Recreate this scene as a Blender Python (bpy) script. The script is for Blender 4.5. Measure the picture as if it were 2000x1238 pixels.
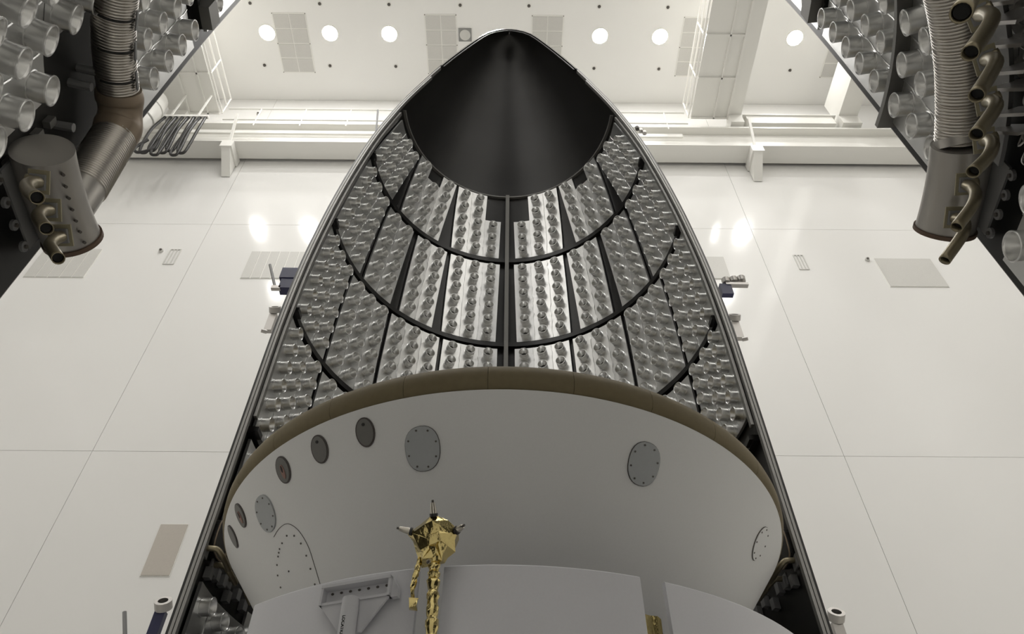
import bpy, math, random
import numpy as np
from mathutils import Vector, Matrix

random.seed(7)
sc = bpy.context.scene
for o in list(bpy.data.objects):
    bpy.data.objects.remove(o)
COL = sc.collection

# ------------------------------------------------------------------ camera
FPX, PITCH, ROLL, YAW = 1433.12, 0.833607, 0.0021912, 0.0227157
def _dir(u, v, w):
    X = u; Y = w * math.cos(PITCH) - v * math.sin(PITCH); Z = w * math.sin(PITCH) + v * math.cos(PITCH)
    c, s = math.cos(YAW), math.sin(YAW)
    return Vector((X * c + Y * s, -X * s + Y * c, Z))
cr, sr = math.cos(ROLL), math.sin(ROLL)
right, up, fwd = _dir(cr, sr, 0), _dir(-sr, cr, 0), _dir(0, 0, 1)
cam_data = bpy.data.cameras.new('camera')
cam = bpy.data.objects.new('camera', cam_data)
COL.objects.link(cam)
cam.matrix_world = Matrix(((right.x, up.x, -fwd.x, 0), (right.y, up.y, -fwd.y, 0), (right.z, up.z, -fwd.z, 0), (0, 0, 0, 1)))
cam_data.sensor_fit = 'HORIZONTAL'
cam_data.sensor_width = 36.0
cam_data.lens = FPX / 2000 * 36.0
cam_data.clip_start = 0.02
cam_data.clip_end = 200
sc.camera = cam

# ------------------------------------------------------------------ light and exposure
world = bpy.data.worlds.new('world'); sc.world = world
world.use_nodes = True
world.node_tree.nodes['Background'].inputs[0].default_value = (1.0, 0.97, 0.92, 1)
world.node_tree.nodes['Background'].inputs[1].default_value = 0.05
sc.view_settings.view_transform = 'Standard'
sc.view_settings.look = 'None'
sc.view_settings.gamma = 1.0
sc.view_settings.use_curve_mapping = False
sc.view_settings.exposure = 0.0
LAMP_POWER = 114.0         # radiance of every ceiling downlight lens
sc.cycles.max_bounces = 8
sc.cycles.diffuse_bounces = 5
sc.cycles.glossy_bounces = 5
sc.cycles.caustics_reflective = False
sc.cycles.caustics_refractive = False
sc.cycles.sample_clamp_indirect = 12.0
sc.cycles.use_denoising = True

# ------------------------------------------------------------------ materials
def mat(name, col, rough=0.5, metal=0.0, spec=0.5, noise=None, bump=None, emit=None, coat=0.0):
    m = bpy.data.materials.new(name); m.use_nodes = True
    nt = m.node_tree; b = nt.nodes['Principled BSDF']
    b.inputs['Base Color'].default_value = (*col, 1)
    b.inputs['Roughness'].default_value = rough
    b.inputs['Metallic'].default_value = metal
    b.inputs['Specular IOR Level'].default_value = spec
    b.inputs['Coat Weight'].default_value = coat
    if emit:
        b.inputs['Emission Color'].default_value = (*emit[0], 1)
        b.inputs['Emission Strength'].default_value = emit[1]
    if noise or bump:
        tc = nt.nodes.new('ShaderNodeTexCoord')
    if noise:   # (scale, amount) fine colour variation
        n = nt.nodes.new('ShaderNodeTexNoise'); n.inputs['Scale'].default_value = noise[0]; n.inputs['Detail'].default_value = 4
        nt.links.new(tc.outputs['Object'], n.inputs['Vector'])
        mx = nt.nodes.new('ShaderNodeMix'); mx.data_type = 'RGBA'
        lo = tuple(max(0, c * (1 - noise[1])) for c in col); hi = tuple(min(1, c * (1 + noise[1])) for c in col)
        mx.inputs[6].default_value = (*lo, 1); mx.inputs[7].default_value = (*hi, 1)
        nt.links.new(n.outputs['Fac'], mx.inputs[0]); nt.links.new(mx.outputs[2], b.inputs['Base Color'])
    if bump:    # (scale, strength, distance)
        n2 = nt.nodes.new('ShaderNodeTexNoise'); n2.inputs['Scale'].default_value = bump[0]; n2.inputs['Detail'].default_value = 3
        nt.links.new(tc.outputs['Object'], n2.inputs['Vector'])
        bp = nt.nodes.new('ShaderNodeBump'); bp.inputs['Strength'].default_value = bump[1]; bp.inputs['Distance'].default_value = bump[2]
        nt.links.new(n2.outputs['Fac'], bp.inputs['Height']); nt.links.new(bp.outputs['Normal'], b.inputs['Normal'])
    return m
M = dict(
    wall=mat('wall_paint', (0.80, 0.792, 0.772), 0.11, spec=0.45, bump=(1.1, 0.2, 0.02)),
    ceiling=mat('ceiling_paint', (0.86, 0.852, 0.828), 0.6),
    joint=mat('joint_filler', (0.62, 0.60, 0.56), 0.8),
    floor=mat('floor_epoxy', (0.62, 0.61, 0.58), 0.3),
    steel=mat('white_painted_steel', (0.82, 0.81, 0.77), 0.35),
    grille=mat('vent_grille', (0.60, 0.59, 0.56), 0.6, noise=(60, 0.08)),
    tanplate=mat('tan_plate', (0.52, 0.48, 0.43), 0.6, noise=(30, 0.05)),
    darkvent=mat('dark_vent', (0.26, 0.26, 0.25), 0.6),
    dot=mat('dark_metal', (0.10, 0.09, 0.08), 0.5),
    lens=mat('lamp_lens', (1, 1, 1), 0.5, emit=((1.0, 0.985, 0.962), LAMP_POWER)),
    black=mat('carbon_black', (0.016, 0.015, 0.014), 0.33, noise=(3, 0.15)),
    outer=mat('outer_white', (0.75, 0.75, 0.74), 0.5),
    foil=mat('aluminium_foil', (0.82, 0.82, 0.81), 0.35, 0.94, bump=(14, 0.35, 0.004)),
    can=mat('spun_aluminium', (0.79, 0.79, 0.78), 0.30, 0.96),
    rim=mat('machined_rim', (0.97, 0.97, 0.96), 0.30, 0.8),
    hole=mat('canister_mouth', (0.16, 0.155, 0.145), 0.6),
    strip=mat('grey_edge_metal', (0.31, 0.305, 0.29), 0.45, 0.5, noise=(6, 0.1)),
    chrome=mat('polished_edge', (0.62, 0.62, 0.62), 0.12, 1.0),
    rail=mat('grey_rail', (0.23, 0.225, 0.21), 0.5, 0.3),
    shellw=mat('backshell_white', (0.74, 0.74, 0.73), 0.55, noise=(90, 0.03)),
    radiator=mat('radiator_white', (0.72, 0.72, 0.75), 0.5, noise=(90, 0.03)),
    tan=mat('heat_shield_tan', (0.165, 0.132, 0.070), 0.7, noise=(25, 0.12)),
    cover=mat('cover_grey', (0.40, 0.415, 0.42), 0.5, noise=(80, 0.04)),
    port=mat('port_grey', (0.155, 0.15, 0.14), 0.5),
    portrim=mat('port_rim', (0.07, 0.06, 0.055), 0.45),
    reddish=mat('port_slot', (0.28, 0.16, 0.13), 0.5),
    gold=mat('gold_foil', (0.66, 0.54, 0.24), 0.18, 1.0, bump=(22, 0.6, 0.01)),
    silver=mat('nozzle_silver', (0.55, 0.52, 0.46), 0.3, 1.0),
    brass=mat('bronze_pipe', (0.30, 0.26, 0.175), 0.38, 0.7, noise=(12, 0.25)),
    hose=mat('duct_foil', (0.60, 0.57, 0.53), 0.30, 1.0),
    elbow=mat('brown_wrap', (0.30, 0.235, 0.17), 0.45, 0.3, noise=(8, 0.12)),
    plenum=mat('plenum_metal', (0.47, 0.45, 0.42), 0.38, 0.75, noise=(4, 0.08)),
    plate=mat('mount_plate', (0.30, 0.30, 0.30), 0.5, 0.5),
    gasket=mat('brown_gasket', (0.14, 0.09, 0.06), 0.6),
    yellow=mat('tape_tan', (0.36, 0.32, 0.21), 0.6),
    navy=mat('navy_clamp', (0.012, 0.014, 0.065), 0.4),
    lug=mat('clamp_silver', (0.50, 0.48, 0.46), 0.35, 0.8),
    cable=mat('black_cable', (0.018, 0.017, 0.016), 0.45),
    ink=mat('black_ink', (0.012, 0.012, 0.012), 0.6),
    bracket=mat('bracket_white', (0.62, 0.62, 0.645), 0.5),
)

# ------------------------------------------------------------------ mesh helpers
class MB:
    def __init__(s): s.v = []; s.f = []; s.m = []
    def add(s, vs, fs, mi=0):
        n = len(s.v); s.v += [tuple(p) for p in vs]
        s.f += [tuple(i + n for i in f) for f in fs]; s.m += [mi] * len(fs)
        return s
    def box(s, x0, x1, y0, y1, z0, z1, mi=0):
        v = [(x, y, z) for z in (z0, z1) for y in (y0, y1) for x in (x0, x1)]
        return s.add(v, [(0, 2, 3, 1), (4, 5, 7, 6), (0, 1, 5, 4), (2, 6, 7, 3), (0, 4, 6, 2), (1, 3, 7, 5)], mi)
    def obox(s, c, ax, ay, az, hx, hy, hz, mi=0):
        c = Vector(c); v = [c + ax * (i * hx) + ay * (j * hy) + az * (k * hz) for k in (-1, 1) for j in (-1, 1) for i in (-1, 1)]
        return s.add(v, [(0, 2, 3, 1), (4, 5, 7, 6), (0, 1, 5, 4), (2, 6, 7, 3), (0, 4, 6, 2), (1, 3, 7, 5)], mi)
    def lathe(s, prof, seg=32, mi=0, a0=0.0, a1=None, mats=None, c=(0, 0, 0)):
        full = a1 is None; a1 = 2 * math.pi if full else a1
        n = seg if full else seg + 1
        vs = [(c[0] + r * math.cos(a0 + (a1 - a0) * j / seg), c[1] + r * math.sin(a0 + (a1 - a0) * j / seg), c[2] + z) for (r, z) in prof for j in range(n)]
        fs = []; ms = []
        for i in range(len(prof) - 1):
            for j in range(seg):
                k = (j + 1) % n if full else j + 1
                fs.append((i * n + j, i * n + k, (i + 1) * n + k, (i + 1) * n + j)); ms.append(mats[i] if mats else mi)
        b = len(s.v); s.v += vs; s.f += [tuple(q + b for q in f) for f in fs]; s.m += ms
        return s
    def tube(s, path, rad, seg=12, mi=0, caps=True, closed=False):
        P = [Vector(p) for p in path]; n = len(P)
        rf = rad if callable(rad) else (lambda i: rad)
        t0 = (P[1] - P[0]).normalized()
        u = t0.orthogonal().normalized(); rings = []
        b = len(s.v)
        for i in range(n):
            t = (P[min(i + 1, n - 1)] - P[max(i - 1, 0)]).normalized()
            u = (u - t * u.dot(t)).normalized(); w = t.cross(u)
            r = rf(i)
            for j in range(seg):
                a = 2 * math.pi * j / seg
                s.v.append(tuple(P[i] + (u * math.cos(a) + w * math.sin(a)) * r))
        for i in range(n - 1):
            for j in range(seg):
                k = (j + 1) % seg
                s.f.append((b + i * seg + j, b + i * seg + k, b + (i + 1) * seg + k, b + (i + 1) * seg + j)); s.m.append(mi)
        if caps:
            s.f.append(tuple(b + j for j in reversed(range(seg)))); s.m.append(mi)
            s.f.append(tuple(b + (n - 1) * seg + j for j in range(seg))); s.m.append(mi)
        return s
    def slab(s, top, bot, mi=0, side=None):
        """two matching polygons joined into a closed plate"""
        n = len(top); b = len(s.v)
        s.v += [tuple(p) for p in top] + [tuple(p) for p in bot]
        s.f.append(tuple(b + i for i in range(n))); s.m.append(mi)
        s.f.append(tuple(b + n + i for i in reversed(range(n)))); s.m.append(mi)
        for i in range(n):
            k = (i + 1) % n
            s.f.append((b + i, b + n + i, b + n + k, b + k)); s.m.append(mi if side is None else side)
        return s
    def mesh(s, name, mats, smooth=False, angle=None):
        me = bpy.data.meshes.new(name)
        me.from_pydata(s.v, [], s.f)
        for m_ in (mats if isinstance(mats, (list, tuple)) else [mats]): me.materials.append(m_)
        me.polygons.foreach_set('material_index', s.m)
        if smooth:
            me.polygons.foreach_set('use_smooth', [True] * len(me.polygons))
        me.update()
        if smooth:
            me.set_sharp_from_angle(angle=math.radians(angle or 40))
        return me
    def build(s, name, mats, parent=None, smooth=False, angle=None):
        me = s.mesh(name, mats, smooth, angle)
        return link(name, me, parent)
def link(name, data, parent=None):
    o = bpy.data.objects.new(name, data); COL.objects.link(o)
    if parent is not None: o.parent = parent
    return o
def tag(o, label, cat, group=None):
    o['label'] = label; o['category'] = cat
    if group: o['group'] = group
    return o
def thing(name, label, cat, loc=(0, 0, 0), rz=0.0, group=None):
    o = bpy.data.objects.new(name, None); COL.objects.link(o)
    o.empty_display_size = 0.1
    o.location = loc; o.rotation_euler = (0, 0, rz)
    return tag(o, label, cat, group)
def struct(o): o['kind'] = 'structure'; return o
def bez(pts, n):
    """smooth Catmull-Rom path through points"""
    P = [Vector(p) for p in pts]; P = [P[0] * 2 - P[1]] + P + [P[-1] * 2 - P[-2]]
    out = []
    for i in range(1, len(P) - 2):
        for k in range(n):
            t = k / n; a, b, c, d = P[i - 1], P[i], P[i + 1], P[i + 2]
            out.append(0.5 * ((2 * b) + (c - a) * t + (2 * a - 5 * b + 4 * c - d) * t * t + (3 * b - a - 3 * c + d) * t ** 3))
    out.append(P[-2]); return out

# ------------------------------------------------------------------ the room (turned 0.9 degrees against the fairing)
RHO = 0.015
FLOOR_Z, CEIL_Z = -4.0, 22.65
XL, XR, YB, YW = -15.0, 16.0, -9.0, 11.0
def rpos(x, y, z):
    return (x * math.cos(RHO) + y * math.sin(RHO), -x * math.sin(RHO) + y * math.cos(RHO), z)
def room(name, label, cat, x, y, z, group=None): return thing(name, label, cat, rpos(x, y, z), -RHO, group)
def rstruct(name, mb, m):
    o = mb.build(name, m); o.rotation_euler = (0, 0, -RHO); return struct(o)
fl = rstruct('floor', MB().box(XL, XR, YB, YW, FLOOR_Z - .2, FLOOR_Z), M['floor'])
ce = rstruct('ceiling', MB().box(XL, XR, YB, YW, CEIL_Z, CEIL_Z + .2), M['ceiling'])
wl = rstruct('wall_left', MB().box(XL - .2, XL, YB, YW, FLOOR_Z, CEIL_Z), M['wall'])
wr = rstruct('wall_right', MB().box(XR, XR + .2, YB, YW, FLOOR_Z, CEIL_Z), M['wall'])
wf = rstruct('wall_front', MB().box(XL, XR, YB - .2, YB, FLOOR_Z, CEIL_Z), M['wall'])
wb = rstruct('wall_back', MB().box(XL, XR, YW + .02, YW + .22, FLOOR_Z, CEIL_Z), M['joint'])
xs = [XL, -14.60, -7.65, -0.70, 6.25, 13.20, XR]; zs = [FLOOR_Z, 1.15, 8.35, 15.57, CEIL_Z]
for i in range(len(xs) - 1):
    for j in range(len(zs) - 1):
        g = 0.0045
        MB().box(xs[i] + g, xs[i + 1] - g, YW, YW + .02, zs[j] + g, zs[j + 1] - g).build('wall_panel', M['wall'], wb)

# ceiling downlights
def make_light():
    t = thing('ceiling_light', '', 'light')
    MB().lathe([(.225, .0), (.25, -.012), (.27, -.012), (.275, .0)], 24).build('trim_ring', M['steel'], t, True)
    MB().lathe([(0, -.008), (.12, -.007), (.224, -.004)], 24).build('lens', M['lens'], t)
    return t
def copy_tree(o, parent=None):
    c = o.copy(); COL.objects.link(c)
    if parent is not None: c.parent = parent
    for ch in list(o.children): copy_tree(ch, c)
    return c
lightproto = make_light(); first = True
def place_light(x, y, label, group):
    global first
    o = lightproto if first else copy_tree(lightproto); first = False
    o.location = rpos(x, y, CEIL_Z - .002); o.rotation_euler = (0, 0, -RHO); o['label'] = label; o['group'] = group
G_L = 'round ceiling downlights'
for x, lab in [(-7.51, 'round ceiling downlight, leftmost of the row, at the left side of a ceiling vent'),
               (-5.57, 'round ceiling downlight, second from the left in the row'),
               (-3.74, 'round ceiling downlight, third from the left, nearest the fairing tip on its left side'),
               (2.77, 'round ceiling downlight, first one right of the black fairing tip'),
               (4.63, 'round ceiling downlight between the fairing tip and the crane walkway'),
               (8.81, 'round ceiling downlight between the two crane girders, rightmost of the row')]:
    place_light(x, 8.8, lab, G_L)
for y in (5.8, 2.8, -0.2, -3.2, -6.2):
    for x in (-9.45, -7.51, -5.57, -3.74, -0.5, 2.77, 4.63, 7.6, 8.81, 11.0):
        place_light(x, y, 'round ceiling downlight in the rows above the camera', 'downlights above the camera')

# small dark sprinkler heads
def make_sprinkler():
    t = thing('sprinkler_head', '', 'sprinkler')
    MB().lathe([(0, -.07), (.028, -.065), (.03, -.02), (.05, -.012), (.05, .0)], 10).build('deflector', M['dot'], t, True)
    MB().lathe([(.05, -.006), (.075, -.004), (.08, .0)], 12).build('escutcheon', M['steel'], t)
    return t
sp = make_sprinkler(); n_ = 0
ordn = ['first', 'second', 'third', 'fourth', 'fifth', 'sixth', 'seventh', 'eighth']
for row, (y, xl) in enumerate([(7.91, (-7.83, -5.74, -3.66, -1.52, .55, 2.67, 4.74)), (9.83, (-7.81, -5.73, -3.64, 2.67, 4.74, 8.93))]):
    for i, x in enumerate(xl):
        o = sp if n_ == 0 else copy_tree(sp); n_ += 1
        o.location = rpos(x, y, CEIL_Z); o.rotation_euler = (0, 0, -RHO)
        o['label'] = 'small dark ceiling sprinkler, %s from the left in the row %s the lamps' % (ordn[i], ('above', 'below')[row])
        o['group'] = 'ceiling sprinklers'

# ceiling vents: frames with eight grille panels
def ceil_vent(x0, x1, y0, y1, label):
    t = room('ceiling_vent', label, 'vent', (x0 + x1) / 2, (y0 + y1) / 2, CEIL_Z, 'ceiling vents')
    w, d = (x1 - x0) / 2, (y1 - y0) / 2
    f = MB(); f.box(-w - .02, w + .02, -d - .02, d + .02, -.012, .0); f.build('frame', M['steel'], t)
    for i in range(2):
        for j in range(4):
            a = -w + 2 * w * i / 2 + .018; b = -w + 2 * w * (i + 1) / 2 - .018
            c = -d + 2 * d * j / 4 + .018; e = -d + 2 * d * (j + 1) / 4 - .018
            MB().box(a, b, c, e, -.022, -.010).build('grille_panel', M['grille'], t)
    for sx in (-1, 1):
        for k in range(3):
            MB().lathe([(0, -.03), (.012, -.028), (.014, -.012)], 8, c=(sx * (w + .0), -d + k * d, 0)).build('screw', M['dot'], t)
ceil_vent(-7.24, -6.24, 8.2, 10.05, 'grey ceiling vent of eight panels beside the leftmost downlight')
ceil_vent(-2.61, -1.66, 8.2, 10.05, 'grey ceiling vent of eight panels left of the small dark square vent')
ceil_vent(.66, 1.61, 8.2, 10.05, 'grey ceiling vent of eight panels partly behind the fairing tip')
ceil_vent(5.29, 6.24, 8.2, 10.05, 'grey ceiling vent of eight panels partly behind the crane walkway railing')
ceil_vent(9.95, 10.9, 8.2, 10.05, 'grey ceiling vent beside the far crane girder, half hidden by canister panels')
t = room('square_vent', 'small dark square ceiling vent just left of the fairing tip', 'vent', -1.40, 8.8, CEIL_Z)
MB().box(-.2, .2, -.2, .2, -.03, 0).build('frame', M['darkvent'], t)
MB().lathe([(0, -.045), (.13, -.04), (.165, -.03)], 20).build('diffuser', M['grille'], t, True)

# wall vents
def wall_vent(x0, x1, z0, z1, n, label, m='grille'):
    t = room('wall_vent', label, 'vent', (x0 + x1) / 2, YW, z0, 'wall vents')
    w = (x1 - x0) / 2; h = z1 - z0
    MB().box(-w, w, -.012, 0, 0, h).build('frame', M['steel'], t)
    for i in range(n):
        a = -w + 2 * w * i / n + .012; b = -w + 2 * w * (i + 1) / n - .012
        MB().box(a, b, -.022, -.010, .015, h - .015).build('louvre_panel', M[m], t)
wall_vent(-11.4, -9.98, 13.36, 14.47, 5, 'large grey wall vent behind the left air plenum')
wall_vent(-6.32, -4.9, 13.38, 14.43, 6, 'large grey wall vent beside the left fairing edge and navy clamp')
wall_vent(8.98, 10.38, 13.26, 14.36, 1, 'large grey wall vent below the right air plenum')
wall_vent(3.95, 5.29, 13.5, 14.37, 1, 'grey wall vent mostly hidden behind the right fairing edge')
wall_vent(-5.85, -5.37, 5.88, 6.83, 1, 'tan rectangular wall plate low beside the left fairing edge', 'tanplate')
def grille(x0, x1, z0, z1, label):
    t = room('wall_grille', label, 'grille', (x0 + x1) / 2, YW, z0, 'narrow wall grilles')
    w = (x1 - x0) / 2; h = z1 - z0
    for i in range(4):
        x = -w + 2 * w * i / 3
        MB().box(x - .012, x + .012, -.02, 0, 0, h).build('bar', M['grille'], t)
    for z in (0, h):
        MB().box(-w, w, -.018, 0, z - .012, z + .012).build('cross_bar', M['grille'], t)
grille(-8.31, -8.06, 13.9, 14.48, 'narrow slotted wall grille on the left half of the wall')
grille(7.03, 7.26, 13.9, 14.46, 'narrow slotted wall grille on the right half of the wall')
for x, z, lab in [(-8.53, 14.41, 'small round grey wall sensor beside the left slotted grille'), (8.80, 14.29, 'small round grey wall sensor beside the right large vent'),
                  (-8.0, 21.6, 'small dark wall sensor above the crane rail at left')]:
    t = room('wall_sensor', lab, 'sensor', x, YW, z, 'wall sensors')
    b = MB(); b.tube([(0, 0, 0), (0, -.05, 0)], .055, 14); b.build('body', M['grille'], t)
    b = MB(); b.tube([(0, -.05, 0), (0, -.075, 0)], .03, 12); b.build('cap', M['dot'], t)

# crane runway beam on the back wall
t = room('crane_runway', 'white crane runway beam with rails along the back wall', 'beam', 0, 10.62, 18.7)
r = MB(); r.box(XL, XR, -.28, .28, 0, .05); r.build('bottom_flange', M['steel'], t)
MB().box(XL, XR, -.05, .05, .05, 1.05).build('web', M['steel'], t)
MB().box(XL, XR, -.28, .28, 1.05, 1.12).build('top_flange', M['steel'], t)
MB().box(XL, XR, -.06, .06, 1.12, 1.24).build('crane_rail', M['steel'], t)
MB().box(XL, 5.0, -.30, -.24, .45, .62).build('conductor_bar', M['steel'], t)
b = MB(); b.tube([(-8.35, -.45, 1.62), (5.2, -.45, 1.62)], .03, 10); b.build('hand_rail', M['steel'], t)
b = MB(); b.tube([(-8.35, -.45, .95), (5.2, -.45, .95)], .022, 8); b.build('lower_rail', M['steel'], t)
for k in range(10):
    b = MB(); b.tube([(-7.38 + 1.33 * k, -.45, .6), (-7.38 + 1.33 * k, -.45, 1.62)], .02, 8); b.build('rail_post', M['steel'], t)
for x, lab in ((-7.95, 'white steel corbel bracket under the runway beam at left'), (7.0, 'white steel corbel bracket under the runway beam at right')):
    c = room('beam_bracket', lab, 'bracket', x, 10.98, 17.9, 'runway brackets')
    MB().box(-.17, .17, -.66, 0, .5, .8).build('corbel', M['steel'], c)
    b = MB(); b.slab([(-.12, -.62, .5), (-.12, 0, .5), (-.12, 0, -.05)], [(.12, -.62, .5), (.12, 0, .5), (.12, 0, -.05)]); b.build('gusset', M['steel'], c)
    MB().obox((0.0, -.72, 1.35), Vector((1, 0, 0)), Vector((0, .95, .3)).normalized(), Vector((0, -.3, .95)).normalized(), .035, .03, .6).build('brace', M['steel'], c)

def girder(name, label, x0, x1, walk, rail_x, y0=-8.5, y1=10.5):
    """bridge girder with a panelled walkway on one side"""
    t = room(name, label, 'crane', (x0 + x1) / 2, 0, 20.4, 'bridge crane girders')
    cx = (x0 + x1) / 2
    MB().box(x0 - cx, x1 - cx, y0, y1, 0, 1.15).build('box_girder', M['steel'], t)
    MB().box(x0 - cx, x1 - cx, y1 - .25, y1 + .35, -.44, .0).build('end_truck', M['steel'], t)
    if walk:
        a, b_ = walk[0] - cx, walk[1] - cx
        MB().box(a, b_, y0, y1 - .1, .05, .09).build('walkway', M['steel'], t)
        k = 0; y = y1 - .1
        while y > y0:
            MB().box(a, b_, y - .05, y, .0, .06).build('cross_member', M['steel'], t); y -= 1.25
        e = a if rail_x < 0 else b_; f = b_ if rail_x < 0 else a
        MB().box(f - .03, f + .03, y0, y1 - .1, -.03, .10).build('edge_channel', M['steel'], t)
        mid = a + (b_ - a) * .62
        MB().box(mid - .02, mid + .02, 6.6, y1 - .1, .0, .06).build('stiffener', M['steel'], t)
        rx = e + rail_x * .06
        for z in (.1, .55, 1.0):
            q = MB(); q.tube([(rx, y0, z), (rx, y1 - .1, z)], .025, 8); q.build('hand_rail', M['steel'], t)
        y = y1 - .12
        while y > y0:
            q = MB(); q.tube([(rx, y, .05), (rx, y, 1.0)], .022, 8); q.build('rail_post', M['steel'], t); y -= 1.25
    return t
girder('bridge_crane_girder', 'white crane girder with panelled walkway crossing the ceiling right of the fairing', 6.56, 6.95, (5.46, 6.56), -1)
girder('bridge_crane_girder', 'second white crane girder at far right, partly behind the canister panels', 9.88, 10.45, None, 0)
gl = girder('bridge_crane_girder', 'white crane girder with walkway ladder behind the left duct', -10.2, -9.62, (-9.62, -8.72), 1)
t = room('crane_end_cover', 'bright white end cover between the two crane girders above the runway', 'crane', 8.4, 10.35, 20.0)
MB().box(-1.3, 1.3, -.05, .3, 0, .42).build('cover_box', M['steel'], t)
MB().box(-1.4, 1.4, -.1, .32, .42, .46).build('cover_lip', M['steel'], t)
t = room('hoist_drum', 'white cylindrical cover hanging behind the black festoon cables', 'crane', -10.25, 9.7, 18.2)
d_ = MB(); d_.lathe([(0, 0), (.30, .02), (.36, .1), (.40, .7), (.40, 1.2), (.36, 1.7), (0, 1.72)], 24); d_.build('drum_cover', M['steel'], t, True)
for z in (.45, 1.1):
    q = MB(); q.lathe([(.402, -.02), (.42, -.01), (.42, .01), (.402, .02)], 24, c=(0, 0, z)); q.build('band', M['grille'], t, True)
# festoon cable
t = room('festoon_cable', 'bundle of black festoon cable loops hanging under the left crane', 'cable', -9.1, 9.8, 17.2)
for k in range(7):
    x = -.52 + k * .165; lo = .0 + .12 * math.sin(k * 2.1); dx = .10 + .03 * math.cos(k * 3)
    pth = bez([(x - .07, 0, 1.85), (x - dx - .02, .05 * (k % 3 - 1), 1.0), (x - dx * .5 - .08, .05, lo + .12), (x, .08, lo), (x + .09, .04, lo + .14), (x + dx, -.04, 1.0), (x + .07, 0, 1.85)], 6)
    q = MB(); q.tube(pth, .040, 8); q.build('cable_loop', M['cable'], t, True)
q = MB(); q.tube(bez([(-.60, 0, .55), (-.78, 0, .12), (-.62, 0, -.12), (-.35, .02, .1), (-.28, 0, .6)], 6), .042, 8); q.build('cable_loop', M['cable'], t, True)
MB().box(-.62, .62, -.04, .04, 1.83, 1.92).build('cable_track', M['steel'], t)
for x in (-.45, .3): MB().box(x - .02, x + .02, -.02, .02, 1.92, 3.20).build('track_hanger', M['steel'], t)

# ------------------------------------------------------------------ fairing geometry
XF, YS = 0.0625, 5.663
YE = 5.663                 # split plane of the far half
YA = YE + .10              # axis of its curved shell
PROF = [(-4, 2.6), (5.6, 2.6), (6.6, 2.58), (7.3, 2.545), (8.0, 2.485), (8.52, 2.43), (9.45, 2.30), (10.41, 2.125), (11.05, 1.965), (11.68, 1.78), (12.4, 1.52), (13.05, 1.265), (13.6, 1.02), (14.15, .75), (14.5, .56), (14.66, .455), (14.79, .31), (14.87, .15), (14.9, .0)]
HH = np.array([p[0] for p in PROF]); RR = np.array([p[1] for p in PROF])
_sec = np.diff(RR) / np.diff(HH); _tan = np.zeros(len(HH)); _tan[1:-1] = (_sec[:-1] + _sec[1:]) / 2; _tan[0] = 0; _tan[1] = 0; _tan[-1] = _sec[-1]
def Rout(h):
    h = min(max(h, HH[0]), HH[-1]); i = min(int(np.searchsorted(HH, h, 'right')) - 1, len(HH) - 2)
    if HH[i] > 14.4 or h < 5.6: return float(np.interp(h, HH, RR))
    d = HH[i + 1] - HH[i]; t = (h - HH[i]) / d
    return float((2 * t ** 3 - 3 * t * t + 1) * RR[i] + (t ** 3 - 2 * t * t + t) * d * _tan[i] + (-2 * t ** 3 + 3 * t * t) * RR[i + 1] + (t ** 3 - t * t) * d * _tan[i + 1])
def slope(h): return (Rout(h + .03) - Rout(h - .03)) / .06
HS = [-4, -2, 0, 1, 2, 3, 3.6, 4.2, 4.8, 5.4] + [5.6 + .2 * k for k in range(44)] + [14.4, 14.5, 14.58, 14.66, 14.73, 14.79, 14.84, 14.87, 14.89]

# a surface frame: local fairing coordinates, phi=0 points straight away from the split plane
class Half:
    """sy = +1 far half (bulges to +y), -1 near half (bulges to -y); axis offset ya from the split plane"""
    def __init__(s, sy, ya): s.sy = sy; s.ya = ya
    def pt(s, phi, h, off):
        a = math.radians(phi); R = Rout(h) - off
        return Vector((R * math.sin(a), s.sy * (R * math.cos(a) + s.ya), h))
    def frame(s, phi, h):
        a = math.radians(phi); k = slope(h) if h > 5.7 else 0.0
        er = Vector((math.sin(a), s.sy * math.cos(a), 0)); ez = Vector((0, 0, 1))
        n = (-er + ez * k).normalized()                      # inward normal
        u = Vector((math.cos(a), -s.sy * math.sin(a), 0))     # along phi
        return n, u, n.cross(u)
FAR = Half(1, .10); NEAR = Half(-1, .0)

def shell_mesh(half, a0, a1, h0, h1, na, name, parent, ext=True):
    hs = [h for h in HS if h0 < h < h1]; hs = [h0] + hs + [h1]
    ang = [a0 + (a1 - a0) * j / na for j in range(na + 1)]
    mb = MB()
    def ring(off):
        rows = []
        for h in hs:
            R = max(Rout(h) - off, .001); row = []
            if ext and a0 <= -90: row.append((-R, 0, h))
            for p in ang:
                q = math.radians(p); row.append((R * math.sin(q), half.sy * (R * math.cos(q) + half.ya), h))
            if ext and a1 >= 90: row.append((R, 0, h))
            rows.append(row)
        return rows
    o, i = ring(0), ring(.03)
    nx = len(o[0]); nh = len(hs); vs = [p for r_ in o for p in r_] + [p for r_ in i for p in r_]
    K = nx * nh; fo, fi, fe = [], [], []
    for a in range(nh - 1):
        for b in range(nx - 1):
            q = a * nx + b
            fo.append((q, q + 1, q + nx + 1, q + nx)); fi.append((K + q, K + q + nx, K + q + nx + 1, K + q + 1))
        for b in (0, nx - 1):
            q = a * nx + b; fe.append((q, q + nx, K + q + nx, K + q) if b == 0 else (q, K + q, K + q + nx, q + nx))
    for b in range(nx - 1):
        fe.append((b, K + b, K + b + 1, b + 1)); q = (nh - 1) * nx + b; fe.append((q, q + 1, K + q + 1, K + q))
    n0 = len(mb.v); mb.v += vs; mb.f += fo + fi + fe; mb.m += [0] * len(fo) + [1] * (len(fi) + len(fe))
    return mb.build(name, [M['outer'], M['black']], parent, True, 35)

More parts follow.
